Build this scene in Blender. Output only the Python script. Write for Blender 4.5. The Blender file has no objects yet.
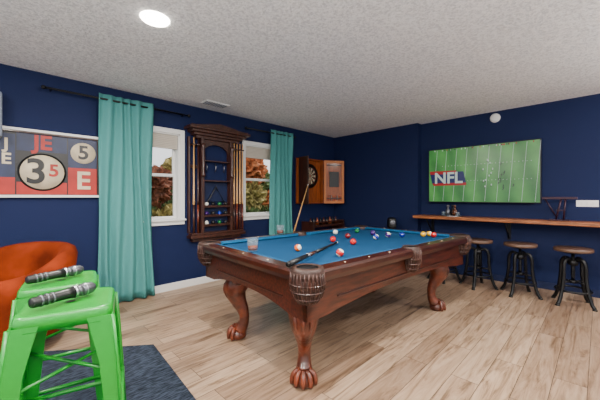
import bpy, bmesh, math, random
from mathutils import Vector, Matrix, Euler
random.seed(4)
S=bpy.context.scene
COL=S.collection
def lin(c):
    return tuple(((x/255)/12.92 if x/255<=0.04045 else ((x/255+0.055)/1.055)**2.4) for x in c)+(1,)
# ---------------------------------------------------------------- materials
def mat(name,rgb,rough=.5,metal=0,em=None,es=0,coat=0,bump=0,bscale=40,sheen=0,var=0,vscale=8,stretch=(1,1,1),spec=None):
    m=bpy.data.materials.new(name); m.use_nodes=True
    nt=m.node_tree; b=nt.nodes['Principled BSDF']
    b.inputs['Base Color'].default_value=lin(rgb)
    b.inputs['Roughness'].default_value=rough
    b.inputs['Metallic'].default_value=metal
    if spec is not None: b.inputs['Specular IOR Level'].default_value=spec
    if coat: b.inputs['Coat Weight'].default_value=coat; b.inputs['Coat Roughness'].default_value=.12
    if sheen: b.inputs['Sheen Weight'].default_value=sheen
    if em: b.inputs['Emission Color'].default_value=lin(em); b.inputs['Emission Strength'].default_value=es
    if bump or var:
        tc=nt.nodes.new('ShaderNodeTexCoord'); mp=nt.nodes.new('ShaderNodeMapping')
        mp.inputs['Scale'].default_value=stretch
        nt.links.new(tc.outputs['Object'],mp.inputs['Vector'])
    if bump:
        n=nt.nodes.new('ShaderNodeTexNoise'); n.inputs['Scale'].default_value=bscale; n.inputs['Detail'].default_value=4
        bp=nt.nodes.new('ShaderNodeBump'); bp.inputs['Strength'].default_value=bump; bp.inputs['Distance'].default_value=.02
        nt.links.new(mp.outputs[0],n.inputs['Vector']); nt.links.new(n.outputs['Fac'],bp.inputs['Height']); nt.links.new(bp.outputs[0],b.inputs['Normal'])
    if var:
        n=nt.nodes.new('ShaderNodeTexNoise'); n.inputs['Scale'].default_value=vscale; n.inputs['Detail'].default_value=5
        r=nt.nodes.new('ShaderNodeValToRGB')
        c=lin(rgb)
        r.color_ramp.elements[0].position=.35; r.color_ramp.elements[1].position=.65
        r.color_ramp.elements[0].color=tuple(x*(1-var) for x in c[:3])+(1,)
        r.color_ramp.elements[1].color=tuple(min(1,x*(1+var)) for x in c[:3])+(1,)
        nt.links.new(mp.outputs[0],n.inputs['Vector']); nt.links.new(n.outputs['Fac'],r.inputs[0]); nt.links.new(r.outputs[0],b.inputs['Base Color'])
    return m
M={}
M['navy']=mat('navy_paint',(18,30,68),.7,bump=.1,bscale=120,spec=.2)
M['trim']=mat('white_trim',(222,222,220),.4)
M['navytrim']=mat('navy_trim',(18,30,64),.5,spec=.3)
M['pool']=mat('mahogany',(68,28,14),.35,coat=.25,var=.55,vscale=6,stretch=(1.2,9,9))
M['poolrail']=mat('rail_mahogany',(48,18,9),.3,coat=.35,var=.35,vscale=5,stretch=(1,8,8))
M['leg']=mat('carved_mahogany',(92,38,17),.38,coat=.25,var=.55,vscale=12,bump=.3,bscale=30)
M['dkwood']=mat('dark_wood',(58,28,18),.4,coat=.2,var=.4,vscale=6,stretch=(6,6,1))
M['felt']=mat('blue_felt',(12,58,94),.95,spec=.15)
M['cush']=mat('blue_cushion',(16,76,114),.95,spec=.15)
M['leather']=mat('pocket_leather',(50,28,20),.55,bump=.3,bscale=60)
M['black']=mat('black_plastic',(10,10,12),.4)
M['blackmetal']=mat('black_metal',(14,14,16),.4,metal=.4)
M['gun']=mat('gun_metal',(96,98,104),.4,metal=.8)
M['silver']=mat('brushed_steel',(190,190,195),.3,metal=1)
M['green']=mat('green_enamel',(0,134,28),.35,coat=.2)
M['teal']=mat('teal_fabric',(76,140,138),.9,bump=.1,bscale=150,spec=.2)
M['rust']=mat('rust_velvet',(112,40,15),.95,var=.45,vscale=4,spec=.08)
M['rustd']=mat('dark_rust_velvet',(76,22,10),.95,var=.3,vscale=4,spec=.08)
M['rug']=mat('slate_rug',(54,62,76),.95,var=.6,vscale=22,bump=.8,bscale=90,stretch=(1,4,1),spec=.1)
M['maple']=mat('maple',(200,152,96),.35,coat=.4)
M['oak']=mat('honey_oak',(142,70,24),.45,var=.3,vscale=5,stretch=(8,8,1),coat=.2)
M['bar']=mat('bar_wood',(138,80,42),.45,var=.4,vscale=5,stretch=(8,1,8),coat=.1)
M['seatw']=mat('stool_seat_wood',(62,40,32),.5,var=.3,vscale=6,stretch=(1,8,1))
M['seatedge']=mat('stool_seat_edge',(90,66,52),.45)
M['plastic']=mat('white_plastic',(228,228,228),.35)
M['cream']=mat('cream_paint',(204,190,162),.6,var=.15,vscale=9)
M['red']=mat('red_paint',(160,26,16),.5,var=.15)
M['posterblue']=mat('poster_blue',(26,38,70),.5,var=.25)
M['dartgreen']=mat('dart_green',(10,90,40),.5)
M['glassd']=mat('brown_glass',(80,40,16),.1,coat=.6)
M['grey']=mat('grey_paint',(110,120,136),.5)
M['lamp']=mat('lamp_lens',(255,255,255),.4,em=(255,246,230),es=30)
M['vinyl']=mat('blind_fabric',(190,182,170),.8)
def glassmat(name,rgb,rough=.03,alpha=.22):
    m=bpy.data.materials.new(name); m.use_nodes=True; nt=m.node_tree
    b=nt.nodes['Principled BSDF']; b.inputs['Base Color'].default_value=lin(rgb); b.inputs['Roughness'].default_value=rough
    b.inputs['Alpha'].default_value=alpha
    return m
M['glass']=glassmat('clear_glass',(130,145,155),alpha=.22)
# floor
def floor_mat():
    m=bpy.data.materials.new('oak_planks'); m.use_nodes=True; nt=m.node_tree; N=nt.nodes; L=nt.links
    b=N['Principled BSDF']
    tc=N.new('ShaderNodeTexCoord')
    br=N.new('ShaderNodeTexBrick'); br.offset=.37
    br.inputs['Color1'].default_value=lin((178,153,129)); br.inputs['Color2'].default_value=lin((138,114,94))
    br.inputs['Mortar'].default_value=lin((66,50,40)); br.inputs['Scale'].default_value=1
    br.inputs['Mortar Size'].default_value=.0018; br.inputs['Brick Width'].default_value=1.22; br.inputs['Row Height'].default_value=.165
    L.new(tc.outputs['Object'],br.inputs['Vector'])
    b2=N.new('ShaderNodeTexBrick'); b2.offset=.37
    b2.inputs['Color1'].default_value=(0,0,0,1); b2.inputs['Color2'].default_value=(1,1,1,1); b2.inputs['Mortar'].default_value=(.5,.5,.5,1)
    b2.inputs['Scale'].default_value=1; b2.inputs['Mortar Size'].default_value=0; b2.inputs['Brick Width'].default_value=1.22; b2.inputs['Row Height'].default_value=.165
    L.new(tc.outputs['Object'],b2.inputs['Vector'])
    sc=N.new('ShaderNodeVectorMath'); sc.operation='SCALE'; sc.inputs['Scale'].default_value=17; L.new(b2.outputs['Color'],sc.inputs[0])
    mp=N.new('ShaderNodeMapping'); mp.inputs['Scale'].default_value=(.9,9,1); L.new(tc.outputs['Object'],mp.inputs['Vector'])
    ad=N.new('ShaderNodeVectorMath'); ad.operation='ADD'; L.new(mp.outputs[0],ad.inputs[0]); L.new(sc.outputs[0],ad.inputs[1])
    n=N.new('ShaderNodeTexNoise'); n.inputs['Scale'].default_value=1.7; n.inputs['Detail'].default_value=9; n.inputs['Distortion'].default_value=1.9; n.inputs['Roughness'].default_value=.64
    L.new(ad.outputs[0],n.inputs['Vector'])
    r=N.new('ShaderNodeValToRGB'); r.color_ramp.elements[0].position=.34; r.color_ramp.elements[0].color=(.34,.285,.24,1)
    r.color_ramp.elements[1].position=.60; r.color_ramp.elements[1].color=(1.0,1.0,1.0,1)
    e=r.color_ramp.elements.new(.46); e.color=(.76,.71,.66,1)
    L.new(n.outputs['Fac'],r.inputs[0])
    mx=N.new('ShaderNodeMix'); mx.data_type='RGBA'; mx.blend_type='MULTIPLY'; mx.inputs[0].default_value=.95
    L.new(br.outputs['Color'],mx.inputs[6]); L.new(r.outputs[0],mx.inputs[7])
    L.new(mx.outputs[2],b.inputs['Base Color'])
    b.inputs['Roughness'].default_value=.36
    return m
def ceil_mat():
    m=bpy.data.materials.new('knockdown_ceiling'); m.use_nodes=True; nt=m.node_tree; N=nt.nodes; L=nt.links
    b=N['Principled BSDF']; b.inputs['Roughness'].default_value=.95; b.inputs['Specular IOR Level'].default_value=.1
    tc=N.new('ShaderNodeTexCoord')
    n=N.new('ShaderNodeTexNoise'); n.inputs['Scale'].default_value=50; n.inputs['Detail'].default_value=6; n.inputs['Roughness'].default_value=.68
    L.new(tc.outputs['Object'],n.inputs['Vector'])
    r=N.new('ShaderNodeValToRGB'); r.color_ramp.elements[0].position=.40; r.color_ramp.elements[1].position=.56
    r.color_ramp.elements[0].color=lin((204,205,209)); r.color_ramp.elements[1].color=lin((236,236,238))
    L.new(n.outputs['Fac'],r.inputs[0]); L.new(r.outputs[0],b.inputs['Base Color'])
    bp=N.new('ShaderNodeBump'); bp.inputs['Strength'].default_value=.8; bp.inputs['Distance'].default_value=.02
    L.new(n.outputs['Fac'],bp.inputs['Height']); L.new(bp.outputs[0],b.inputs['Normal'])
    return m
# ---------------------------------------------------------------- geometry helpers
def finish(name,bm,m,parent=None,smooth=False):
    me=bpy.data.meshes.new(name); bmesh.ops.recalc_face_normals(bm,faces=bm.faces); bm.to_mesh(me); bm.free()
    if smooth:
        for p in me.polygons: p.use_smooth=True
    ob=bpy.data.objects.new(name,me); COL.objects.link(ob)
    if m: me.materials.append(m)
    if parent: ob.parent=parent
    return ob
def empty(name,loc=(0,0,0),rz=0):
    e=bpy.data.objects.new(name,None); COL.objects.link(e); e.location=loc; e.rotation_euler=(0,0,rz); e.empty_display_size=.1
    return e
def box(name,c,s,m,parent=None,bevel=0,rot=None,seg=2):
    bm=bmesh.new(); bmesh.ops.create_cube(bm,size=1)
    bmesh.ops.scale(bm,vec=s,verts=bm.verts)
    if bevel: bmesh.ops.bevel(bm,geom=bm.edges[:],offset=min(bevel,min(s)*.45),segments=seg,profile=.5,affect='EDGES')
    ob=finish(name,bm,m,parent); ob.location=c
    if rot: ob.rotation_euler=rot
    return ob
def bb(name,a,b,m,parent=None,bevel=0):
    return box(name,[(a[i]+b[i])/2 for i in range(3)],[abs(b[i]-a[i]) for i in range(3)],m,parent,bevel)
def boxes(name,lst,m,parent=None):
    bm=bmesh.new()
    for a,b in lst:
        r=bmesh.ops.create_cube(bm,size=1)
        bmesh.ops.scale(bm,vec=[abs(b[i]-a[i]) for i in range(3)],verts=r['verts'])
        bmesh.ops.translate(bm,vec=[(a[i]+b[i])/2 for i in range(3)],verts=r['verts'])
    return finish(name,bm,m,parent)
def lathe(name,prof,m,parent=None,loc=(0,0,0),seg=28,rot=None,smooth=True):
    bm=bmesh.new(); rings=[]
    for r,z in prof:
        if r<1e-5: rings.append([bm.verts.new((0,0,z))])
        else: rings.append([bm.verts.new((r*math.cos(2*math.pi*i/seg),r*math.sin(2*math.pi*i/seg),z)) for i in range(seg)])
    for a,b in zip(rings,rings[1:]):
        for i in range(seg):
            j=(i+1)%seg
            if len(a)==1 and len(b)==1: continue
            if len(a)==1: bm.faces.new((a[0],b[i],b[j]))
            elif len(b)==1: bm.faces.new((a[i],a[j],b[0]))
            else: bm.faces.new((a[i],a[j],b[j],b[i]))
    ob=finish(name,bm,m,parent,smooth); ob.location=loc
    if rot: ob.rotation_euler=rot
    return ob
def sweep(name,pts,rad,m,parent=None,seg=12,smooth=True,closed=False,phase=0):
    pts=[Vector(p) for p in pts]; n=len(pts)
    if not hasattr(rad,'__len__'): rad=[rad]*n
    bm=bmesh.new(); rings=[]; up=None
    for i,p in enumerate(pts):
        if closed: t=(pts[(i+1)%n]-pts[i-1]).normalized()
        else: t=(pts[min(i+1,n-1)]-pts[max(i-1,0)]).normalized()
        if up is None:
            up=Vector((1,0,0)) if abs(t.x)<.9 else Vector((0,1,0))
        up=(up-t*up.dot(t)).normalized(); v=t.cross(up)
        rings.append([bm.verts.new(p+(up*math.cos(2*math.pi*k/seg+phase)+v*math.sin(2*math.pi*k/seg+phase))*rad[i]) for k in range(seg)])
    rng=range(n) if closed else range(n-1)
    for i in rng:
        a=rings[i]; b=rings[(i+1)%n]
        for k in range(seg): bm.faces.new((a[k],a[(k+1)%seg],b[(k+1)%seg],b[k]))
    if not closed: bm.faces.new(rings[0]); bm.faces.new(rings[-1])
    return finish(name,bm,m,parent,smooth)
def cat(pts,sub=6):
    P=[Vector(p) for p in pts]; P=[P[0]*2-P[1]]+P+[P[-1]*2-P[-2]]; out=[]
    for i in range(1,len(P)-2):
        for k in range(sub):
            t=k/sub; a,b,c,d=P[i-1:i+3]
            out.append(.5*((2*b)+(c-a)*t+(2*a-5*b+4*c-d)*t*t+(3*b-a-3*c+d)*t**3))
    out.append(P[-2]); return out
def cat4(pts,rad,sub=6):
    a=cat(pts,sub); r=[v.x for v in cat([(x,0,0) for x in rad],sub)]
    return a,r
def prism(name,poly,o,u,v,th,m,parent=None):
    o=Vector(o);u=Vector(u);v=Vector(v);w=u.cross(v).normalized()*th
    bm=bmesh.new()
    A=[bm.verts.new(o+u*x+v*y) for x,y in poly]; B=[bm.verts.new(o+u*x+v*y+w) for x,y in poly]
    bm.faces.new(A); bm.faces.new(B[::-1]); n=len(A)
    for i in range(n): bm.faces.new((A[i],B[i],B[(i+1)%n],A[(i+1)%n]))
    return finish(name,bm,m,parent)
def sphere(name,c,r,m,parent=None,sc=(1,1,1),seg=20):
    bm=bmesh.new(); bmesh.ops.create_uvsphere(bm,u_segments=seg,v_segments=seg//2+2,radius=r)
    bmesh.ops.scale(bm,vec=sc,verts=bm.verts)
    ob=finish(name,bm,m,parent,True); ob.location=c; return ob
def text(name,s,size,loc,rot,m,parent=None,ext=.001,bold=0):
    cu=bpy.data.curves.new(name,'FONT'); cu.body=s; cu.size=size; cu.extrude=ext; cu.align_x='CENTER'; cu.align_y='CENTER'; cu.offset=bold
    t=bpy.data.objects.new(name+'_tmp',cu); COL.objects.link(t)
    dg=bpy.context.evaluated_depsgraph_get(); me=bpy.data.meshes.new_from_object(t.evaluated_get(dg))
    bpy.data.objects.remove(t); ob=bpy.data.objects.new(name,me); COL.objects.link(ob)
    me.materials.clear(); me.materials.append(m); ob.location=loc; ob.rotation_euler=rot
    if parent: ob.parent=parent
    return ob
# ---------------------------------------------------------------- ROOM
H=2.44; YL=3.92; XB=4.93; XR=5.06; YB=2.15
fl=bb('floor',(-2.5,-3,-.1),(5.3,4.1,0),floor_mat())
ce=bb('ceiling',(-2.5,-3,H),(5.3,4.1,H+.1),ceil_mat())
W1=(.96,1.68,.90,2.03); W2=(2.70,3.44,.90,2.03)
boxes('wall_left',[((-2.5,YL,0),(W1[0],YL+.14,H)),((W1[0],YL,0),(W1[1],YL+.14,W1[2])),((W1[0],YL,W1[3]),(W1[1],YL+.14,H)),
 ((W1[1],YL,0),(W2[0],YL+.14,H)),((W2[0],YL,0),(W2[1],YL+.14,W2[2])),((W2[0],YL,W2[3]),(W2[1],YL+.14,H)),((W2[1],YL,0),(5.3,YL+.14,H))],M['navy'])
bb('wall_back',(XB,YB,0),(XR,YL,H),M['navy'])
bb('wall_right',(XR,-3,0),(XR+.14,YL,H),M['navy'])
bb('baseboard_left',(-2.5,YL-.015,0),(XB,YL,.095),M['trim'],bevel=.005)
bb('baseboard_back',(XB-.013,YB,0),(XB,YL-.015,.09),M['navytrim'])
bb('baseboard_right',(XR-.013,-3,0),(XR,YB,.09),M['navytrim'])
def window(i,w):
    x0,x1,z0,z1=w; e=empty('window_%d'%i,((x0+x1)/2,YL,(z0+z1)/2)); T=M['trim']
    cx,cz=(x0+x1)/2,(z0+z1)/2
    def b(n,a,c,m=T,bev=.003): return bb(n,(a[0]-cx,a[1],a[2]-cz),(c[0]-cx,c[1],c[2]-cz),m,e,bev)
    t=.055
    b('casing_l',(x0-t,-.022,z0-t),(x0+.004,0,z1+t)); b('casing_r',(x1-.004,-.022,z0-t),(x1+t,0,z1+t))
    b('casing_t',(x0,-.022,z1-.004),(x1,0,z1+t)); b('casing_b',(x0,-.022,z0-t),(x1,0,z0+.004))
    b('sill',(x0-t-.01,-.05,z0-.004),(x1+t+.01,.10,z0+.018))
    b('jamb_l',(x0,0,z0),(x0+.02,.13,z1)); b('jamb_r',(x1-.02,0,z0),(x1,.13,z1)); b('jamb_t',(x0,0,z1-.02),(x1,.13,z1))
    zm=z0+(z1-z0)*.52
    for nm,a,c,y in (('lower',z0+.018,zm+.02,.07),('upper',zm-.02,z1-.02,.1)):
        b(nm+'_stile_l',(x0+.02,y,a),(x0+.055,y+.03,c)); b(nm+'_stile_r',(x1-.055,y,a),(x1-.02,y+.03,c))
        b(nm+'_rail_b',(x0+.055,y,a),(x1-.055,y+.03,a+.035)); b(nm+'_rail_t',(x0+.055,y,c-.035),(x1-.055,y+.03,c))
    b('blind',(x0+.025,.03,z1-.20),(x1-.025,.045,z1-.02),M['vinyl'],0)
    for k in range(8): b('blind_pleat_%d'%k,(x0+.025,.022,z1-.20+k*.022),(x1-.025,.05,z1-.19+k*.022),M['vinyl'],.003)
window(1,W1); window(2,W2)
# outside: lawn + one mass of autumn shrubs
bb('lawn',(-6,4.3,-.3),(16,16,.0),mat('lawn_grass',(76,98,48),.9,var=.4,vscale=4))
leafs=[mat('leaf_green',(94,114,66),.9,var=.6,vscale=11,bump=1,bscale=30),mat('leaf_orange',(176,104,60),.9,var=.6,vscale=12,bump=1,bscale=30),
       mat('leaf_olive',(156,142,84),.9,var=.6,vscale=12,bump=1,bscale=30),mat('leaf_red',(124,74,52),.9,var=.6,vscale=12,bump=1,bscale=30)]
hedge=empty('autumn_hedge',(3.2,6.5,.0))
for i in range(16):
    x=-2.6+i*.58+random.uniform(-.2,.2); y=random.uniform(-.5,1.6)+(i%3)*.5
    hh=random.uniform(.9,2.0)
    sweep('stem_%d'%i,[(x,y,.02),(x+.02,y,hh*.6+.5)],.04,M['dkwood'],hedge,8)
    for k in range(3):
        bm=bmesh.new(); bmesh.ops.create_icosphere(bm,subdivisions=4,radius=.42)
        for v in bm.verts: v.co*=random.uniform(.66,1.24)
        o=finish('foliage_%d_%d'%(i,k),bm,leafs[(i*3+k*2+i//2+k//2)%4],hedge); o.location=(x+random.uniform(-.25,.25),y+random.uniform(-.2,.2),.58+k*hh*.34)
# ---------------------------------------------------------------- curtains
def curtain(name,x0,x1,zt,rodx0,rodx1,nf):
    y=YL-.09; e=empty(name,((x0+x1)/2,y,0)); cx=(x0+x1)/2
    bm=bmesh.new(); nx=nf*10; nz=24; g=[]
    for j in range(nz+1):
        t=j/nz; z=.015+(zt-.015)*t; row=[]
        wid=(x1-x0)*(.94+.10*(1-t)**1.5)
        for i in range(nx+1):
            s=i/nx; amp=.022+.022*(1-t)*(.6+.4*math.sin(9*s+1)); 
            if t>.965: amp*=.6
            yy=amp*math.sin(2*math.pi*nf*(s+.03*math.sin(4*t+6*s))+.5*math.sin(3*t))+.008*math.sin(7*s+5*t)
            row.append(bm.verts.new(((s-.5)*wid+.012*math.sin(5*t+9*s),yy,z)))
        g.append(row)
    for j in range(nz):
        for i in range(nx): bm.faces.new((g[j][i],g[j][i+1],g[j+1][i+1],g[j+1][i]))
    o=finish('fabric',bm,M['teal'],e,True); sm=o.modifiers.new('s','SOLIDIFY'); sm.thickness=.004
    zr=zt-.055
    sweep('rod',[(rodx0-cx,0,zr),(rodx1-cx,0,zr)],.011,M['blackmetal'],e,10)
    for k,xx in enumerate((rodx0,rodx1)):
        sphere('finial_%d'%k,(xx-cx,0,zr),.02,M['blackmetal'],e)
        xi=xx+(.06 if k==0 else -.06)
        sweep('bracket_%d'%k,[(xi-cx,0,zr),(xi-cx,.088,zr)],.007,M['blackmetal'],e,8)
curtain('curtain',.75,1.32,2.33,.30,1.76,5)
curtain('curtain.001',3.14,3.66,2.32,2.66,3.70,5)
# ---------------------------------------------------------------- POOL TABLE
TH=math.radians(-3.5); TC=(2.37,1.745)
pt=empty('pool_table',(TC[0],TC[1],0),TH)
L2,Wd2=1.18,.72; zt=.80; rw=.13
box('slate_bed',(0,0,.735),(2*L2-.18,2*Wd2-.18,.05),M['poolrail'],pt)
box('cloth',(0,0,.766),(2*L2-.2,2*Wd2-.2,.014),M['felt'],pt)
def rail(n,c,l,ax,sgn):
    prof=[(0,.735),(-.006,.76),(-.006,.785),(.006,.80),(.085,.803),(.09,.80),(.09,.735)]
    cp=[(.09,.802),(.125,.797),(.135,.785),(.12,.77),(.09,.77)]
    for nm,pr,m in (('rail_wood',prof,M['poolrail']),('cushion',cp,M['cush'])):
        bm=bmesh.new(); rr=[]
        for s in (-.5,.5):
            row=[]
            for a,z in pr:
                ll=l if nm=='rail_wood' else l-max(0,(a-.09))*1.6
                if ax=='x': row.append(bm.verts.new((c[0]+s*ll,c[1]-sgn*a,z)))
                else: row.append(bm.verts.new((c[0]-sgn*a,c[1]+s*ll,z)))
            rr.append(row)
        n2=len(pr)
        bm.faces.new(rr[0]); bm.faces.new(rr[1][::-1])
        for i in range(n2): bm.faces.new((rr[0][i],rr[0][(i+1)%n2],rr[1][(i+1)%n2],rr[1][i]))
        finish(n+'_'+nm,bm,m,pt)
    for k in (-.25,0,.25):
        if ax=='x': p=(c[0]+k*l,c[1]-sgn*.045,.8022)
        else: p=(c[0]-sgn*.045,c[1]+k*l,.8022)
        lathe(n+'_sight_%d'%int(k*4+2),[(0,.0015),(.006,.0015),(.006,-.001)],M['cream'],pt,p,10)
cl=.115
for sy in (-1,1):
    for sx in (-1,1):
        a=.06; b=L2-cl
        rail('rail_%d%d'%(sx+1,sy+1),(sx*(a+b)/2,sy*Wd2),b-a,'x',sy)
for sx in (-1,1): rail('end_rail_%d'%(sx+1),(sx*L2,0),2*(Wd2-cl),'y',sx)
def pocket(n,x,y,dx,dy,corner):
    r=.062 if corner else .055
    lathe(n+'_hole',[(0,0),(r,0),(r,-.03)],M['black'],pt,(x,y,.8035),24)
    R=.1 if corner else .075
    lathe(n+'_iron',[(r,.806),(r+.01,.812),(R-.01,.808),(R,.795),(R,.75),(R-.012,.74),(r,.74)],M['leather'],pt,(x,y,0),32)
    prof=[(R-.005,.76),(R,.72),(R-.004,.68),(R-.02,.64),(R-.045,.61),(0,.60)]
    lathe(n+'_bag',prof,M['leather'],pt,(x,y,0),24)
    o=lathe(n+'_net',[(a+.004 if a else 0,z) for a,z in prof],M['dkwood'],pt,(x,y,0),26,smooth=False)
    w=o.modifiers.new('w','WIREFRAME'); w.thickness=.006; w.use_replace=True
    for k in range(28):
        a=2*math.pi*k/28
        sweep(n+'_strap_%d'%k,[(x+R*math.cos(a),y+R*math.sin(a),.785),(x+(R+.002)*math.cos(a),y+(R+.002)*math.sin(a),.70)],.0035,M['dkwood'],pt,5)
for sx in (-1,1):
    for sy in (-1,1): pocket('corner_pocket_%d%d'%(sx+1,sy+1),sx*(L2-.085),sy*(Wd2-.085),sx,sy,True)
for sy in (-1,1): pocket('side_pocket_%d'%(sy+1),0,sy*(Wd2-.045),0,sy,False)
def apron(n,half,o,u,th):
    N=24; poly=[(-half,.74),(-half,.50)]
    for i in range(N+1):
        s=-1+2*i/N; x=s*(half-.16)
        poly.append((x,.505+.055*(1-abs(s)**2.5)))
    poly+=[(half,.50),(half,.74)]
    prism(n,poly,o,u,(0,0,1),th,M['pool'],pt)
ia=.06
apron('apron_front',L2-ia,(0,-(Wd2-ia),0),(1,0,0),-.04)
apron('apron_back',L2-ia,(0,(Wd2-ia),0),(1,0,0),.04)
apron('apron_left',Wd2-ia,(-(L2-ia),0,0),(0,1,0),.04)
apron('apron_right',Wd2-ia,((L2-ia),0,0),(0,1,0),-.04)
for s in (-1,1):
    box('molding_top_%d'%s,(0,s*(Wd2-ia+.004),.725),(2*(L2-ia)-.1,.03,.022),M['poolrail'],pt,.008)
    box('molding_low_%d'%s,(0,s*(Wd2-ia+.002),.60),(2*(L2-ia)-.5,.016,.012),M['poolrail'],pt,.005)
    box('end_molding_top_%d'%s,(s*(L2-ia+.004),0,.725),(.03,2*(Wd2-ia)-.1,.022),M['poolrail'],pt,.008)
    box('end_molding_low_%d'%s,(s*(L2-ia+.002),0,.60),(.016,2*(Wd2-ia)-.44,.012),M['poolrail'],pt,.005)
box('underframe',(0,0,.66),(2*L2-.3,2*Wd2-.3,.09),M['dkwood'],pt)
for sx in (-1,1):
    for sy in (-1,1):
        X,Y=sx*(.94 if sx>0 else .93),(.37 if sy>0 else -.425); n='leg_%d%d'%(sx+1,sy+1); d=Vector((sx,sy,0)).normalized()
        box(n+'_block',(X,Y,.565),(.21,.21,.17),M['leg'],pt,.02)
        zs=[.50,.45,.39,.32,.25,.18,.12,.07]; of=[.02,.045,.05,.025,-.008,-.022,-.012,.015]; rr=[.094,.10,.088,.066,.05,.042,.046,.056]
        P,R=cat4([Vector((X,Y,z))+d*o for z,o in zip(zs,of)],rr,5)
        sweep(n+'_cabriole',P,R,M['leg'],pt,18)
        fx,fy=X+d.x*.035,Y+d.y*.035
        lathe(n+'_foot',[(0,.0),(.055,0),(.072,.018),(.07,.045),(.055,.075),(.0,.09)],M['leg'],pt,(fx,fy,0),20)
        for k in range(5):
            a=math.atan2(d.y,d.x)+(k-2)*.62; v=Vector((math.cos(a),math.sin(a),0)); c=Vector((fx,fy,0))
            P2,R2=cat4([c+v*.035+Vector((0,0,.10)),c+v*.066+Vector((0,0,.075)),c+v*.078+Vector((0,0,.04)),c+v*.08+Vector((0,0,.014))],[.016,.018,.017,.012],4)
            sweep(n+'_claw_%d'%k,P2,R2,M['leg'],pt,8)
        for k in (-1,0,1):
            a=math.atan2(d.y,d.x)+k*.55; v=Vector((math.cos(a),math.sin(a),0))
            P2,R2=cat4([Vector((X,Y,.50))+d*.02+v*.092,Vector((X,Y,.44))+d*.045+v*.098,Vector((X,Y,.37))+d*.045+v*.08,Vector((X,Y,.31))+d*.02+v*.058],[.012,.017,.013,.005],4)
            sweep(n+'_carving_%d'%(k+1),P2,R2,M['leg'],pt,8)
# balls
cols=[(225,222,210),(220,165,10),(16,40,140),(190,22,18),(60,24,100),(220,95,16),(16,100,50),(110,16,20),(14,14,14)]
def ballmat(c,stripe):
    if not stripe: return mat('ball_gloss',c,.12,coat=.5)
    m=mat('ball_stripe',c,.12,coat=.5); nt=m.node_tree; N=nt.nodes
    tc=N.new('ShaderNodeTexCoord'); sp=N.new('ShaderNodeSeparateXYZ'); ab=N.new('ShaderNodeMath'); ab.operation='ABSOLUTE'
    lt=N.new('ShaderNodeMath'); lt.operation='LESS_THAN'; lt.inputs[1].default_value=.016
    mx=N.new('ShaderNodeMix'); mx.data_type='RGBA'; mx.inputs[6].default_value=lin((225,220,205)); mx.inputs[7].default_value=lin(c)
    nt.links.new(tc.outputs['Object'],sp.inputs[0]); nt.links.new(sp.outputs[2],ab.inputs[0]); nt.links.new(ab.outputs[0],lt.inputs[0])
    nt.links.new(lt.outputs[0],mx.inputs[0]); nt.links.new(mx.outputs[2],N['Principled BSDF'].inputs['Base Color']); return m
balls=[((1.673,1.696),5,1),((2.244,1.80),3,0),((1.738,1.33),3,1),((2.247,1.571),3,0),((2.69,1.604),2,1),((2.967,1.806),4,0),((2.924,1.598),4,1),
 ((3.007,2.047),6,0),((2.725,2.15),0,0),((3.24,1.354),1,0),((3.27,1.255),3,0),((3.34,1.33),1,1),((3.03,1.492),2,0),((2.55,1.85),7,0)]
for i,((x,y),c,s) in enumerate(balls):
    o=sphere('billiard_ball' if i==0 else 'billiard_ball.%03d'%i,(x,y,.7735+.0285),.0285,ballmat(cols[c],s),None,seg=24)
    o.rotation_euler=(random.random()*2,random.random()*2,0)
def cue(name,a,b,dark=False):
    a=Vector(a); b=Vector(b); e=empty(name,a); v=b-a; z=Vector((0,0,0))
    sweep('butt',[z,v*.3],[.0165,.014],M['black'],e,12); sweep('bumper',[v*-.008,z],[.014,.016],M['blackmetal'],e,12)
    sweep('collar',[v*.28,v*.295],[.0155,.0155],M['silver'],e,12)
    sweep('wrap',[v*.3,v*.42],[.0142,.013],M['dkwood'],e,12); sweep('shaft',[v*.42,v*.985],[.0125,.0075],M['blackmetal'] if dark else M['maple'],e,12)
    sweep('ferrule',[v*.985,v],[.0075,.007],M['plastic'],e,10)
cue('cue_stick',(1.14,1.23,.830),(2.20,1.715,.786),True)
cue('cue_stick.001',(3.02,3.43,.01),(3.69,3.495,1.42))
def tumbler(name,x,y,z):
    e=empty(name,(x,y,z))
    lathe('glass_body',[(0,.0),(.036,0),(.041,.10),(.039,.10),(.034,.012),(0,.012)],M['glass'],e)
    lathe('whiskey',[(0,.013),(.0335,.013),(.035,.045),(0,.045)],mat('whiskey_amber',(150,66,16),.1),e)
tumbler('whiskey_glass',1.31,1.80,.8045); tumbler('whiskey_glass.001',2.12,2.42,.8045)
# ---------------------------------------------------------------- CUE RACK
cr=empty('cue_rack',(2.20,YL,0)); D=M['dkwood']
def cb(n,x0,x1,y,z0,z1,m=D,bv=.005): return bb(n,(x0,-y,z0),(x1,0,z1),m,cr,bv)
cb('base',-.43,.43,.13,.65,.69); cb('base_molding',-.41,.41,.11,.69,.72); cb('base_apron',-.38,.38,.07,.60,.65)
cb('crown_1',-.34,.34,.10,2.00,2.04); cb('crown_2',-.38,.38,.13,2.04,2.075); cb('crown_3',-.42,.42,.165,2.075,2.11); cb('crown_4',-.47,.47,.20,2.11,2.145); cb('crown_5',-.44,.44,.18,2.145,2.165)
prism('pediment',[(-.40,2.165),(-.3,2.18),(-.15,2.205),(0,2.225),(.15,2.205),(.3,2.18),(.40,2.165)],(0,-.12,0),(1,0,0),(0,0,1),.03,D,cr)
for i,x in enumerate((-.25,.2)):
    cb('post_%d'%i,x-.022,x+.022,.11,.72,2.02)
    lathe('turning_%d'%i,[(.0,.0),(.024,0),(.03,.03),(.018,.06),(.026,.2),(.018,.38),(.03,.42),(.024,.45),(0,.45)],D,cr,(x,-.118,1.48))
arch=[]
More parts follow.
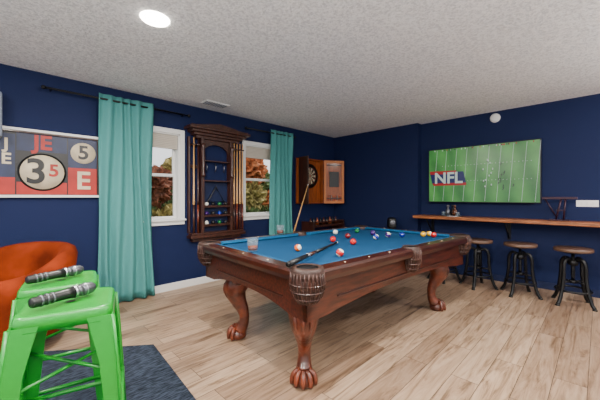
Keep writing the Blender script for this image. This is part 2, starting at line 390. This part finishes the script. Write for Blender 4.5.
for k in range(13):
    a=math.pi*k/12; arch.append((-.025+.2*math.cos(a),1.80+.14*math.sin(a)))
prism('arch',[( .178,2.02)]+arch+[(-.228,2.02)],(0,-.03,0),(1,0,0),(0,0,1),.03,D,cr)
prism('back_panel',[(-.25,.72),(.2,.72),(.2,1.42),(-.25,1.42)],(0,-.012,0),(1,0,0),(0,0,1),.006,M['navytrim'],cr)
for i,z in enumerate((.80,.93,1.06,1.42)):
    cb('shelf_%d'%i,-.23,.18,.11,z,z+.018,bv=.003)
    if i<3: cb('shelf_lip_%d'%i,-.23,.18,.115,z+.018,z+.03,bv=.002)
for i in range(12):
    z=(.818,.948,1.078)[i//4]+.03; m=ballmat(cols[(i*3)%8],0) if i%2==0 else M['black']
    sphere('rack_ball_%d'%i,(-.18+.09*(i%4)*1.1,-.075,z),.0285,m,cr)
sweep('triangle',[(-.025-.13,-.05,1.14),(-.025+.13,-.05,1.14),(-.025,-.05,1.35)],.012,M['black'],cr,8,closed=True,smooth=False)
for j,(x,z) in enumerate(((-.16,1.62),(-.025,1.62),(.11,1.62))): sweep('hanger_%d'%j,[(x,-.03,z+.06),(x,-.05,z),(x,-.03,z-.06)],.006,M['silver'],cr,6)
cb('mid_shelf',-.23,.18,.08,1.70,1.715,bv=.002)
for i,x in enumerate((-.37,-.31,.255,.305,.355,.40)):
    P=[(x,-.085,.72),(x,-.085,1.1),(x,-.085,1.16),(x,-.085,2.0)]
    sweep('rack_cue_butt_%d'%i,P[:2],[.016,.0145],M['leg'] if i%2 else D,cr,10)
    sweep('rack_cue_%d'%i,P[1:],[.0145,.013,.008],M['maple'] if i!=1 else D,cr,10)
    cb('clip_%d'%i,x-.02,x+.02,.10,1.90,1.92,D,.002)
cb('left_post',-.425,-.40,.05,.72,2.02)
cb('mid_rail_l',-.42,-.24,.04,1.60,1.64); cb('mid_rail_r',.2,.42,.04,1.60,1.64)
# ---------------------------------------------------------------- DARTBOARD CABINET
dc=empty('dartboard_cabinet',(4.14,YL,1.5)); O=M['oak']
def db(n,a,b,m=O,bv=.004): return bb(n,a,b,m,dc,bv)
w=.33; hh=.42
db('back',(-w,-.03,-hh),(w,0,hh),O)
db('side_l',(-w,-.10,-hh),(-w+.02,-.03,hh)); db('side_r',(w-.02,-.10,-hh),(w,-.03,hh)); db('top',(-w,-.10,hh-.02),(w,-.03,hh)); db('bottom',(-w,-.10,-hh),(w,-.03,-hh+.02))
lathe('board',[(0,0),(.225,0),(.225,.035),(.17,.036),(0,.036)],M['black'],dc,(-.02,-.03,.1),40,rot=(math.pi/2,0,0))
for i in range(20):
    a0=2*math.pi*(i-.5)/20; a1=2*math.pi*(i+.5)/20
    def sec(n,r0,r1,m,y):
        bm=bmesh.new(); vs=[bm.verts.new((r*math.cos(a)-.02,y,r*math.sin(a)+.1)) for r,a in ((r0,a0),(r1,a0),(r1,a1),(r0,a1))]; bm.faces.new(vs); finish(n,bm,m,dc)
    sec('sector_%d'%i,.018,.16,M['black'] if i%2 else M['cream'],-.0675)
    sec('double_%d'%i,.152,.162,M['red'] if i%2 else M['dartgreen'],-.068); sec('triple_%d'%i,.092,.102,M['red'] if i%2 else M['dartgreen'],-.068)
lathe('bull',[(0,.04),(.016,.04)],M['red'],dc,(-.02,-.03,.1),16,rot=(math.pi/2,0,0))
rd=bpy.data.objects.new('door_right',None); COL.objects.link(rd); rd.parent=dc; rd.location=(w,-.10,0); rd.rotation_euler=(0,0,math.radians(-30))
bb('panel',(0,-.02,-hh),(.42,0,hh),O,rd,.004)
lo_=mat('light_oak',(184,104,40),.4)
for nm,a,b in (('stile_l',(0,-.03,-hh),(.045,-.02,hh)),('stile_r',(.375,-.03,-hh),(.42,-.02,hh)),('rail_t',(.045,-.03,hh-.05),(.375,-.02,hh)),('rail_b',(.045,-.03,-hh),(.375,-.02,-hh+.05))): bb(nm,a,b,lo_,rd,.003)
for zz in (hh-.09,-hh+.10): bb('dart_rail',(.06,-.05,zz-.012),(.36,-.02,zz+.012),D,rd,.003)
for k in range(5): sweep('dart_%d'%k,[(.09+k*.06,-.04,-hh+.05),(.09+k*.06,-.04,-hh+.16)],.006,M['silver'] if k%2 else M['red'],rd,6)
bb('scoreboard',(.11,-.034,-.10),(.31,-.026,.2),M['black'],rd,.003)
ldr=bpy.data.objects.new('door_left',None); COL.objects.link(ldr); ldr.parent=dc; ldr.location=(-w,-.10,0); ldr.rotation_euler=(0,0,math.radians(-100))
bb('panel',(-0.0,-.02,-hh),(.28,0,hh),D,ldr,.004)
# bottle rack below
sr=empty('bottle_rack',(4.36,3.72,0))
for n,a,b in (('top',(-.42,-.15,.66),(.42,.15,.69)),('shelf',(-.42,-.15,.38),(.42,.15,.40)),('base',(-.42,-.15,.05),(.42,.15,.08)),
   ('side_l',(-.45,-.15,0),(-.42,.15,.76)),('side_r',(.42,-.15,0),(.45,.15,.76)),('lip',(-.42,-.15,.74),(.42,-.135,.76))): bb(n,a,b,D,sr,.003)
for i in range(9):
    x=-.37+i*.092
    lathe('bottle_%d'%i,[(0,0),(.03,0),(.03,.07),(.012,.1),(.012,.13),(0,.13)],[M['glassd'],M['black'],M['oak'],M['blackmetal']][i%4],sr,(x,0,.69),14)
sp=empty('floor_speaker',(4.70,2.50,0))
lathe('stand_base',[(0,0),(.13,0),(.13,.015),(.02,.03),(0,.03)],M['blackmetal'],sp); sweep('pole',[(0,0,.02),(0,0,.66)],.015,M['blackmetal'],sp)
box('cabinet',(0,0,.76),(.14,.14,.2),M['black'],sp,.05,rot=(0,0,.8),seg=4)
lathe('cone',[(.05,0),(.045,.012),(.02,.004),(0,.012)],M['gun'],sp,(-.052,-.05,.77),20,rot=(math.pi/2,0,math.radians(-45)))
# ---------------------------------------------------------------- TV
tv=empty('television',(XR-.09,1.265,1.545)); 
bb('body',(0,-.725,-.425),(.04,.725,.425),M['black'],tv,.006)
bb('mount',(.04,-.2,-.15),(.088,.2,.15),M['blackmetal'],tv)
def screen_mat():
    m=bpy.data.materials.new('screen_field'); m.use_nodes=True; nt=m.node_tree; N=nt.nodes; L=nt.links; b=N['Principled BSDF']
    b.inputs['Base Color'].default_value=(.01,.01,.01,1); b.inputs['Roughness'].default_value=.25
    tc=N.new('ShaderNodeTexCoord'); w=N.new('ShaderNodeTexWave'); w.bands_direction='Y'; w.inputs['Scale'].default_value=1.1; w.inputs['Distortion'].default_value=.4
    mp=N.new('ShaderNodeMapping'); mp.inputs['Rotation'].default_value=(.25,0,0)
    L.new(tc.outputs['Object'],mp.inputs[0]); L.new(mp.outputs[0],w.inputs[0])
    r=N.new('ShaderNodeValToRGB'); r.color_ramp.elements[0].color=lin((48,118,50)); r.color_ramp.elements[1].color=lin((74,146,66))
    L.new(w.outputs['Fac'],r.inputs[0])
    n=N.new('ShaderNodeTexNoise'); n.inputs['Scale'].default_value=5; n.inputs['Detail'].default_value=8; L.new(tc.outputs['Object'],n.inputs['Vector'])
    r2=N.new('ShaderNodeValToRGB'); r2.color_ramp.elements[0].position=.3; r2.color_ramp.elements[0].color=(.75,.75,.8,1); r2.color_ramp.elements[1].position=.7; r2.color_ramp.elements[1].color=(1.15,1.1,1.1,1); L.new(n.outputs['Fac'],r2.inputs[0])
    mx=N.new('ShaderNodeMix'); mx.data_type='RGBA'; mx.blend_type='MULTIPLY'; mx.inputs[0].default_value=1
    L.new(r.outputs[0],mx.inputs[6]); L.new(r2.outputs[0],mx.inputs[7]); L.new(mx.outputs[2],b.inputs['Emission Color']); b.inputs['Emission Strength'].default_value=1.0
    return m
bb('screen',(-.002,-.712,-.412),(0.001,.712,.412),screen_mat(),tv)
ew=mat('screen_white',(0,0,0),.3,em=(205,220,208),es=.75); er=mat('screen_red',(0,0,0),.3,em=(170,14,22),es=.8); eb=mat('screen_blue',(0,0,0),.3,em=(14,30,96),es=.7); ed=mat('screen_dark',(0,0,0),.3,em=(18,34,28),es=.6)
for i in range(10):
    y0=.64-i*.145; 
    prism('yard_line_%d'%i,[(y0,-.40+.0),(y0+.004,-.40),(y0-.06+.004,.40),(y0-.06,.40)],(-.003,0,0),(0,1,0),(0,0,1),-.0005,ew,tv)
for z in (-.1,.14):
    for i in range(26): bb('hash',(-.0032,.5-i*.045,z),(-.0025,.505-i*.045,z+.010),ew,tv)
for i in range(22):
    sgn=-1 if i%2 else 1; y=-.22+sgn*(.03+abs(random.gauss(0,.07))); z=-.02+random.gauss(0,.15); bb('player_%d'%i,(-.004,y,z),(-.003,y+.012,z+.024),ew if sgn>0 else ed,tv)
    bb('player_shadow_%d'%i,(-.0037,y+.004,z-.012),(-.003,y+.022,z-.004),ed,tv)
for i in range(30): 
    y=-.66+random.random()*1.3; bb('sideline_%d'%i,(-.004,y,.385),(-.003,y+.012,.405),random.choice([ew,ed,er]),tv)
prism('logo_plate',[(.16,-.13),(.66,-.13),(.70,.05),(.20,.05)],(-.004,0,0),(0,1,0),(0,0,1),-.0005,eb,tv)
prism('logo_band',[(.30,.02),(.69,.02),(.70,.07),(.30,.07)],(-.0052,0,0),(0,1,0),(0,0,1),-.0005,er,tv)
prism('logo_band2',[(.16,-.16),(.64,-.16),(.66,-.12),(.16,-.12)],(-.0052,0,0),(0,1,0),(0,0,1),-.0005,er,tv)
text('logo_text','NFL',.24,(-.008,.42,-.05),(math.pi/2,0,-math.pi/2),ew,tv,.001,.006)
# ---------------------------------------------------------------- BAR SHELF
bs=empty('bar_counter',(XR-.003,0,.91)); 
bb('top',(-.34,-2.9,-.045),(0,YB-.006,0),M['bar'],bs,.008)
for i,y in enumerate((1.95,.9,-.2)):
    bb('bracket_v_%d'%i,(-.02,y-.02,-.3),(0,y+.02,-.045),M['blackmetal'],bs); sweep('bracket_d_%d'%i,[(-.015,y,-.29),(-.28,y,-.05)],.01,M['blackmetal'],bs,6)
def barstool(name,x,y,rz):
    e=empty(name,(x,y,0),rz)
    lathe('seat',[(0,.595),(.165,.595),(.172,.60),(.172,.628),(.165,.633)],M['seatedge'],e,seg=36); lathe('seat_top',[(0,.636),(.168,.634),(.17,.628)],M['seatw'],e,seg=36)
    lathe('seat_plate',[(0,.575),(.08,.575),(.14,.595),(0,.595)],M['blackmetal'],e)
    sweep('screw',[(0,0,.26),(0,0,.59)],.016,M['blackmetal'],e)
    for k in range(9): lathe('thread_%d'%k,[(.016,0),(.021,.006),(.016,.012)],M['blackmetal'],e,(0,0,.30+k*.018),14)
    lathe('hub',[(0,.44),(.04,.44),(.05,.455),(.045,.50),(.0,.50)],M['blackmetal'],e)
    lathe('low_hub',[(0,.24),(.035,.24),(.035,.27),(.0,.27)],M['blackmetal'],e)
    for k in range(4):
        a=math.pi/4+k*math.pi/2; c,s=math.cos(a),math.sin(a)
        P,R=cat4([(c*r,s*r,z) for r,z in ((.03,.50),(.09,.51),(.125,.45),(.13,.32),(.15,.18),(.185,.06),(.215,.014))],[.018]*7,5)
        sweep('leg_%d'%k,P,R,M['blackmetal'],e,10)
        sweep('brace_%d'%k,[(c*.02,s*.02,.255),(c*.135,s*.135,.255)],.01,M['blackmetal'],e,8)
        lathe('foot_%d'%k,[(0,0),(.022,0),(.022,.012),(0,.02)],M['black'],e,(c*.215,s*.215,0),12)
    sweep('foot_ring',[(.155*math.cos(t*math.pi/16),.155*math.sin(t*math.pi/16),.165) for t in range(32)],.011,M['blackmetal'],e,8,closed=True)
for i,y in enumerate((.215,.70,1.165,1.60)): barstool('bar_stool' if i==0 else 'bar_stool.%03d'%i,4.56,y,.3*i+.2)
de=empty('decanter_set',(4.86,1.60,.911))
lathe('tray',[(0,0),(.14,0),(.145,.015),(.14,.008),(0,.008)],M['silver'],de)
for i,(x,y) in enumerate(((0,-.05),(0,.05),(.06,0))):
    lathe('bottle_%d'%i,[(0,.008),(.035,.008),(.036,.09),(.014,.11),(.014,.14),(.02,.143),(.02,.17),(0,.175)],[M['glassd'],M['gun'],M['black']][i],de,(x,y,0),16)
for i,y in enumerate((-.1,.1)): lathe('tumbler_%d'%i,[(0,.008),(.026,.008),(.03,.07),(.027,.07),(.024,.02),(0,.02)],M['glass'],de,(-.04,y,0),14)
br=empty('metal_bottle_stand',(4.93,.36,.911)); PM=mat('plum_metal',(50,24,38),.35,metal=.4)
bb('top_bar',(-.015,-.17,.265),(.015,.17,.295),PM,br,.003)
sweep('upright_1',[(0,-.02,.275),(0,.03,.012)],.010,PM,br,8); sweep('upright_2',[(0,-.06,.275),(0,-.04,.012)],.010,PM,br,8)
sweep('diag',[(0,.14,.275),(0,.03,.05)],.008,PM,br,8); bb('foot',(-.06,-.10,0),(.06,.10,.014),PM,br,.003); bb('cross',(-.008,-.05,.12),(.008,.03,.135),PM,br)
ou=empty('wall_outlet',(XR,.11,1.125)); bb('plate',(-.006,-.1,-.04),(0,.1,.04),M['plastic'],ou,.003)
for i,y in enumerate((-.05,.0,.05)): bb('rocker_%d'%i,(-.01,y-.012,-.022),(-.006,y+.012,.022),M['trim'],ou,.002)
sd=empty('smoke_detector',(XR,1.07,2.345)); lathe('body',[(0,.045),(.04,.045),(.058,.035),(.065,.012),(.065,0)],M['plastic'],sd,rot=(0,-math.pi/2,0))
ve=empty('ceiling_vent',(2.02,3.60,H)); bb('frame',(-.17,-.08,-.012),(.17,.08,0),M['trim'],ve,.003)
for i in range(9): bb('slat_%d'%i,(-.15+i*.034,-.06,-.018),(-.138+i*.034,.06,-.012),M['grey'],ve)
cans=[(.76,2.18),(1.95,.42),(3.9,-1.3),(.1,.2),(-1.0,2.0)]
for i,(x,y) in enumerate(cans):
    e=empty('recessed_downlight' if i==0 else 'recessed_downlight.%03d'%i,(x,y,H))
    lathe('trim_ring',[(.068,-.002),(.072,-.012),(.09,-.008),(.095,0)],M['lamp' if i==0 else 'plastic'],e,seg=32)  # first can's ring is given the lens glow, widening its bright spot
    lathe('lens',[(0,-.006),(.07,-.006)],M['lamp'],e,seg=32)
    ld=bpy.data.lights.new('can_light','AREA'); ld.shape='DISK'; ld.size=.12; ld.energy=66; ld.color=(1,.93,.84)
    lo=bpy.data.objects.new('bulb',ld); COL.objects.link(lo); lo.parent=e; lo.location=(0,0,-.02)
# added, unseen fill uplights on lamp stands, to brighten the ceiling
for i,(x,y,pw) in enumerate(((-1.0,.3,190),(.8,-1.3,120),(3.4,-1.6,90))):
    e=empty('added_fill_uplight' if i==0 else 'added_fill_uplight.%03d'%i,(x,y,0))
    lathe('base',[(0,0),(.14,0),(.14,.02),(.02,.035),(0,.035)],M['blackmetal'],e); sweep('pole',[(0,0,.03),(0,0,1.5)],.012,M['blackmetal'],e)
    lathe('bowl',[(.02,1.5),(.12,1.54),(.19,1.62),(.185,1.62),(.11,1.55),(.0,1.52)],M['plastic'],e)
    ld=bpy.data.lights.new('uplight','AREA'); ld.shape='DISK'; ld.size=.3; ld.energy=pw; ld.color=(1,.96,.9)
    lo=bpy.data.objects.new('uplight_bulb',ld); COL.objects.link(lo); lo.parent=e; lo.location=(0,0,1.64); lo.rotation_euler=(math.pi,0,0)
# ---------------------------------------------------------------- framed art (left)
fa=empty('framed_vintage_sign',(.30,YL,1.53)); 
def fb(n,a,b,m,bv=.003): return bb(n,a,b,m,fa,bv)
x0,x1,z0,z1=-.48,.50,-.33,.33
fb('frame_t',(x0,-.045,z1-.025),(x1,0,z1),M['trim']); fb('frame_b',(x0,-.045,z0),(x1,0,z0+.025),M['trim']); fb('frame_l',(x0,-.045,z0),(x0+.025,0,z1),M['trim']); fb('frame_r',(x1-.025,-.045,z0),(x1,0,z1),M['trim'])
fb('inner_lip_r',(x1-.045,-.035,z0+.025),(x1-.025,0,z1-.025),M['dkwood']); fb('inner_lip_t',(x0+.025,-.035,z1-.04),(x1-.025,0,z1-.025),M['dkwood'])
fb('backing',(x0+.025,-.012,z0+.025),(x1-.025,0,z1-.025),M['black'],0)
fb('panel_black',(-.19,-.015,-.30),(.19,-.012,.12),M['black'],0); fb('panel_red',(-.19,-.0165,-.30),(.19,-.015,-.18),M['red'],0)
fb('panel_blue_top',(-.19,-.016,.12),(.19,-.012,.29),M['posterblue'],0)
fb('panel_red_r',(.20,-.016,-.30),(.45,-.012,-.02),M['red'],0); fb('panel_blue_r',(.20,-.016,-.02),(.45,-.012,.29),M['posterblue'],0)
fb('panel_blue_l',(-.32,-.016,-.30),(-.20,-.012,.27),M['posterblue'],0); fb('panel_red_l',(-.32,-.0165,-.30),(-.20,-.016,-.14),M['red'],0)
R90=(math.pi/2,0,0)
lathe('disc_rim',[(0,.019),(.185,.019),(.185,.012)],M['black'],fa,(0,0,-.08),40,rot=R90)
lathe('disc',[(0,.021),(.168,.021),(.168,.012)],M['cream'],fa,(-.0,0,-.08),40,rot=R90)
text('numeral_3','3',.34,(-.05,-.024,-.085),R90,M['black'],fa,.001,.006); text('numeral_half','5',.17,(.085,-.024,-.065),R90,M['red'],fa,.001,.004)
text('letters','JE',.19,(.0,-.018,.205),R90,M['red'],fa,.001,.006); text('letters_l','J\nE',.14,(-.26,-.018,.10),R90,M['cream'],fa,.001,.004)
lathe('disc_r_in',[(0,.021),(.11,.021),(.11,.012)],M['cream'],fa,(.33,0,.14),32,rot=R90); text('numeral_r','5',.20,(.33,-.024,.14),R90,M['black'],fa,.001,.005)
text('letters_r','E',.26,(.33,-.018,-.16),R90,M['cream'],fa,.001,.006)
for i in range(5): fb('slate_mark_%d'%i,(-.44+i*.022,-.018,-.26),(-.43+i*.022,-.016,.02-.04*i),M['grey'],0)
ws=empty('wall_speaker',(-.17,YL,1.95)); bb('case',(-.16,-.16,-.21),(.185,0,.2),M['grey'],ws,.02); bb('grille',(-.14,-.168,-.19),(.165,-.16,.18),M['black'],ws,.003)
# ---------------------------------------------------------------- armchair
ac=empty('velvet_armchair',(.04,3.30,.014),math.radians(0))
def tub():
    bm=bmesh.new(); rings=[]; n=40; a0,a1=math.radians(-62),math.radians(212)
    for i in range(n+1):
        t=i/n; a=a0+(a1-a0)*t; c,s=math.cos(a),math.sin(a)
        back=math.exp(-((t-.5)/.33)**4); top=.60+.18*back
        ro,ri=.42,.28; flare=.03*back
        prof=[(ro-.06,.10),(ro-.02,.22),(ro,.45),(ro+flare,top-.07),(ro+flare-.015,top-.02),(ro+flare-.055,top+.005),(ri+.05+flare,top-.005),(ri+.01+flare,top-.045),(ri+.01,top-.12),(ri,.45),(ri,.34),(ri,.10)]
        rings.append([bm.verts.new((c*r,s*r,z)) for r,z in prof])
    for a,b in zip(rings,rings[1:]):
        m=len(a)
        for k in range(m): bm.faces.new((a[k],a[(k+1)%m],b[(k+1)%m],b[k]))
    bm.faces.new(rings[0]); bm.faces.new(rings[-1])
    o=finish('tub_back',bm,M['rust'],ac,True); bv=o.modifiers.new('b','BEVEL'); bv.width=.02; bv.segments=3; bv.angle_limit=math.radians(50)
tub()
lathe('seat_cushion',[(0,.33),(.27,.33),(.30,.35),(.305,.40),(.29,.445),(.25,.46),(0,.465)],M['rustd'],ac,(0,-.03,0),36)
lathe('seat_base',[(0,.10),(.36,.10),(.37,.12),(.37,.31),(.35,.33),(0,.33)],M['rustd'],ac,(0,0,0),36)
for k in range(4):
    a=math.pi/4+k*math.pi/2; sweep('foot_%d'%k,[(.28*math.cos(a),.28*math.sin(a),.105),(.30*math.cos(a),.30*math.sin(a),0)],[.022,.014],D,ac,12)
ac.rotation_euler=(0,0,math.radians(-40))
# ---------------------------------------------------------------- green metal stools
ZS=.768
def gstool(name,x,y,rz):
    e=empty(name,(x,y,.012),rz); G=M['green']; h=.150; z=ZS
    bm=bmesh.new()
    def sq(hf,zz,r,n=5):
        out=[]
        for cx,cy,a0 in ((1,1,0),(-1,1,90),(-1,-1,180),(1,-1,270)):
            for k in range(n+1):
                a=math.radians(a0+90*k/n); out.append(bm.verts.new((cx*(hf-r)+r*math.cos(a),cy*(hf-r)+r*math.sin(a),zz)))
        return out
    R=[sq(.11,z-.006,.03),sq(h-.02,z-.002,.035),sq(h-.006,z,.04),sq(h,z-.006,.042),sq(h+.003,z-.02,.042),sq(h+.008,z-.055,.045),sq(h+.004,z-.055,.043),sq(h-.006,z-.012,.038)]
    bm.faces.new(R[0])
    for a,b in zip(R,R[1:]):
        m=len(a)
        for k in range(m): bm.faces.new((a[k],a[(k+1)%m],b[(k+1)%m],b[k]))
    finish('seat',bm,G,e,True)
    lathe('seat_hole',[(0,.0),(.018,.0)],M['black'],e,(0,0,z-.0045),16)
    ft=.205
    for i,(sx,sy) in enumerate(((1,1),(-1,1),(-1,-1),(1,-1))):
        for ax in (0,1):
            bm=bmesh.new(); V=[]
            for zz,hf,wd in ((z-.035,h+.006,.085),(z-.2,h+.022,.062),(.0,ft,.036)):
                c=Vector((sx*hf,sy*hf,zz)); i1=Vector((-sx*wd,0,0)) if ax==0 else Vector((0,-sy*wd,0)); th=Vector((0,-sy*.006,0)) if ax==0 else Vector((-sx*.006,0,0))
                V.append([bm.verts.new(p) for p in (c,c+i1,c+i1+th,c+th)])
            for a,b in zip(V,V[1:]):
                for k in range(4): bm.faces.new((a[k],a[(k+1)%4],b[(k+1)%4],b[k]))
            bm.faces.new(V[0]); bm.faces.new(V[-1]); finish('leg_%d_plate_%d'%(i,ax),bm,G,e)
        sweep('leg_%d_rolled_edge'%i,[(sx*(h+.004),sy*(h+.004),z-.035),(sx*(h+.02),sy*(h+.02),z-.2),(sx*ft,sy*ft,.005)],[.008,.007,.006],G,e,8)
        lathe('leg_%d_cap'%i,[(0,0),(.022,0),(.02,.02),(0,.02)],M['black'],e,(sx*(ft-.012),sy*(ft-.012),0),10)
    def at(zz): return h+.02+(ft-h-.02)*(1-zz/(z-.2))
    q=at(.30)-.004
    for i,(a,b) in enumerate((((1,1),(-1,1)),((-1,1),(-1,-1)),((-1,-1),(1,-1)),((1,-1),(1,1)))):
        zz2=.30+(.05 if i%2 else 0); sweep('foot_rail_%d'%i,[(a[0]*q,a[1]*q,zz2),(b[0]*q,b[1]*q,zz2)],.010,G,e,8)
    q=at(.5)-.006
    sweep('brace_1',[(q,q,.50),(-q,-q,.50)],.007,G,e,6); sweep('brace_2',[(-q,q,.515),(q,-q,.515)],.007,G,e,6)
gstool('metal_bar_stool',.205,1.545,math.radians(-15)); gstool('metal_bar_stool.001',.225,1.97,math.radians(-10))
def mic(name,a,b):
    a=Vector(a); b=Vector(b); v=b-a; e=empty(name,a)
    def f(t): return v*t
    sweep('handle',[f(0),f(.03),f(.5),f(.62)],[.017,.020,.021,.024],M['black'],e,16); sweep('collar',[f(.62),f(.66)],[.026,.026],M['silver'],e,16)
    for q in (.12,.2,.28): sweep('grip_band_%d'%int(q*100),[f(q),f(q+.03)],[.0225,.0225],M['gun'],e,16)
    sweep('neck',[f(.66),f(.70),f(.74)],[.024,.021,.026],M['gun'],e,16)
    P=[f(.74),f(.78),f(.85),f(.93),f(.98),f(1)]
    sweep('grille',P,[.024,.026,.026,.024,.016,.006],M['gun'],e,16); sweep('ring',[f(.80),f(.82)],[.0275,.0275],M['silver'],e,16)
zm=ZS+.012+.028
mic('microphone',(.08,1.50,zm),(.30,1.59,zm)); mic('microphone.001',(.09,1.93,zm),(.325,2.02,zm))
# ---------------------------------------------------------------- rug
prism('area_rug',[(.88,2.56),(.82,1.72),(.74,.7),(-1.2,.8),(-1.3,3.25),(-.25,3.28),(.05,3.19)],(0,0,.001),(1,0,0),(0,1,0),.010,M['rug'])
# ---------------------------------------------------------------- light / world
w=bpy.data.worlds.new('World'); S.world=w; w.use_nodes=True; bg=w.node_tree.nodes['Background']; bg.inputs[0].default_value=(.96,.97,1,1); bg.inputs[1].default_value=1.6
sun=bpy.data.lights.new('sun','SUN'); sun.energy=3; sun.angle=.05; sun.color=(1,.93,.8)
so=bpy.data.objects.new('sun',sun); COL.objects.link(so); so.rotation_euler=Euler((math.radians(-8),math.radians(52),0))
# ---------------------------------------------------------------- camera
cam=bpy.data.cameras.new('camera'); co=bpy.data.objects.new('camera',cam); COL.objects.link(co)
co.location=(0,0,1.205); co.rotation_euler=(math.pi/2,0,-math.pi/4); cam.sensor_width=36; cam.lens=18; cam.shift_y=-.005; cam.clip_start=.02
S.camera=co
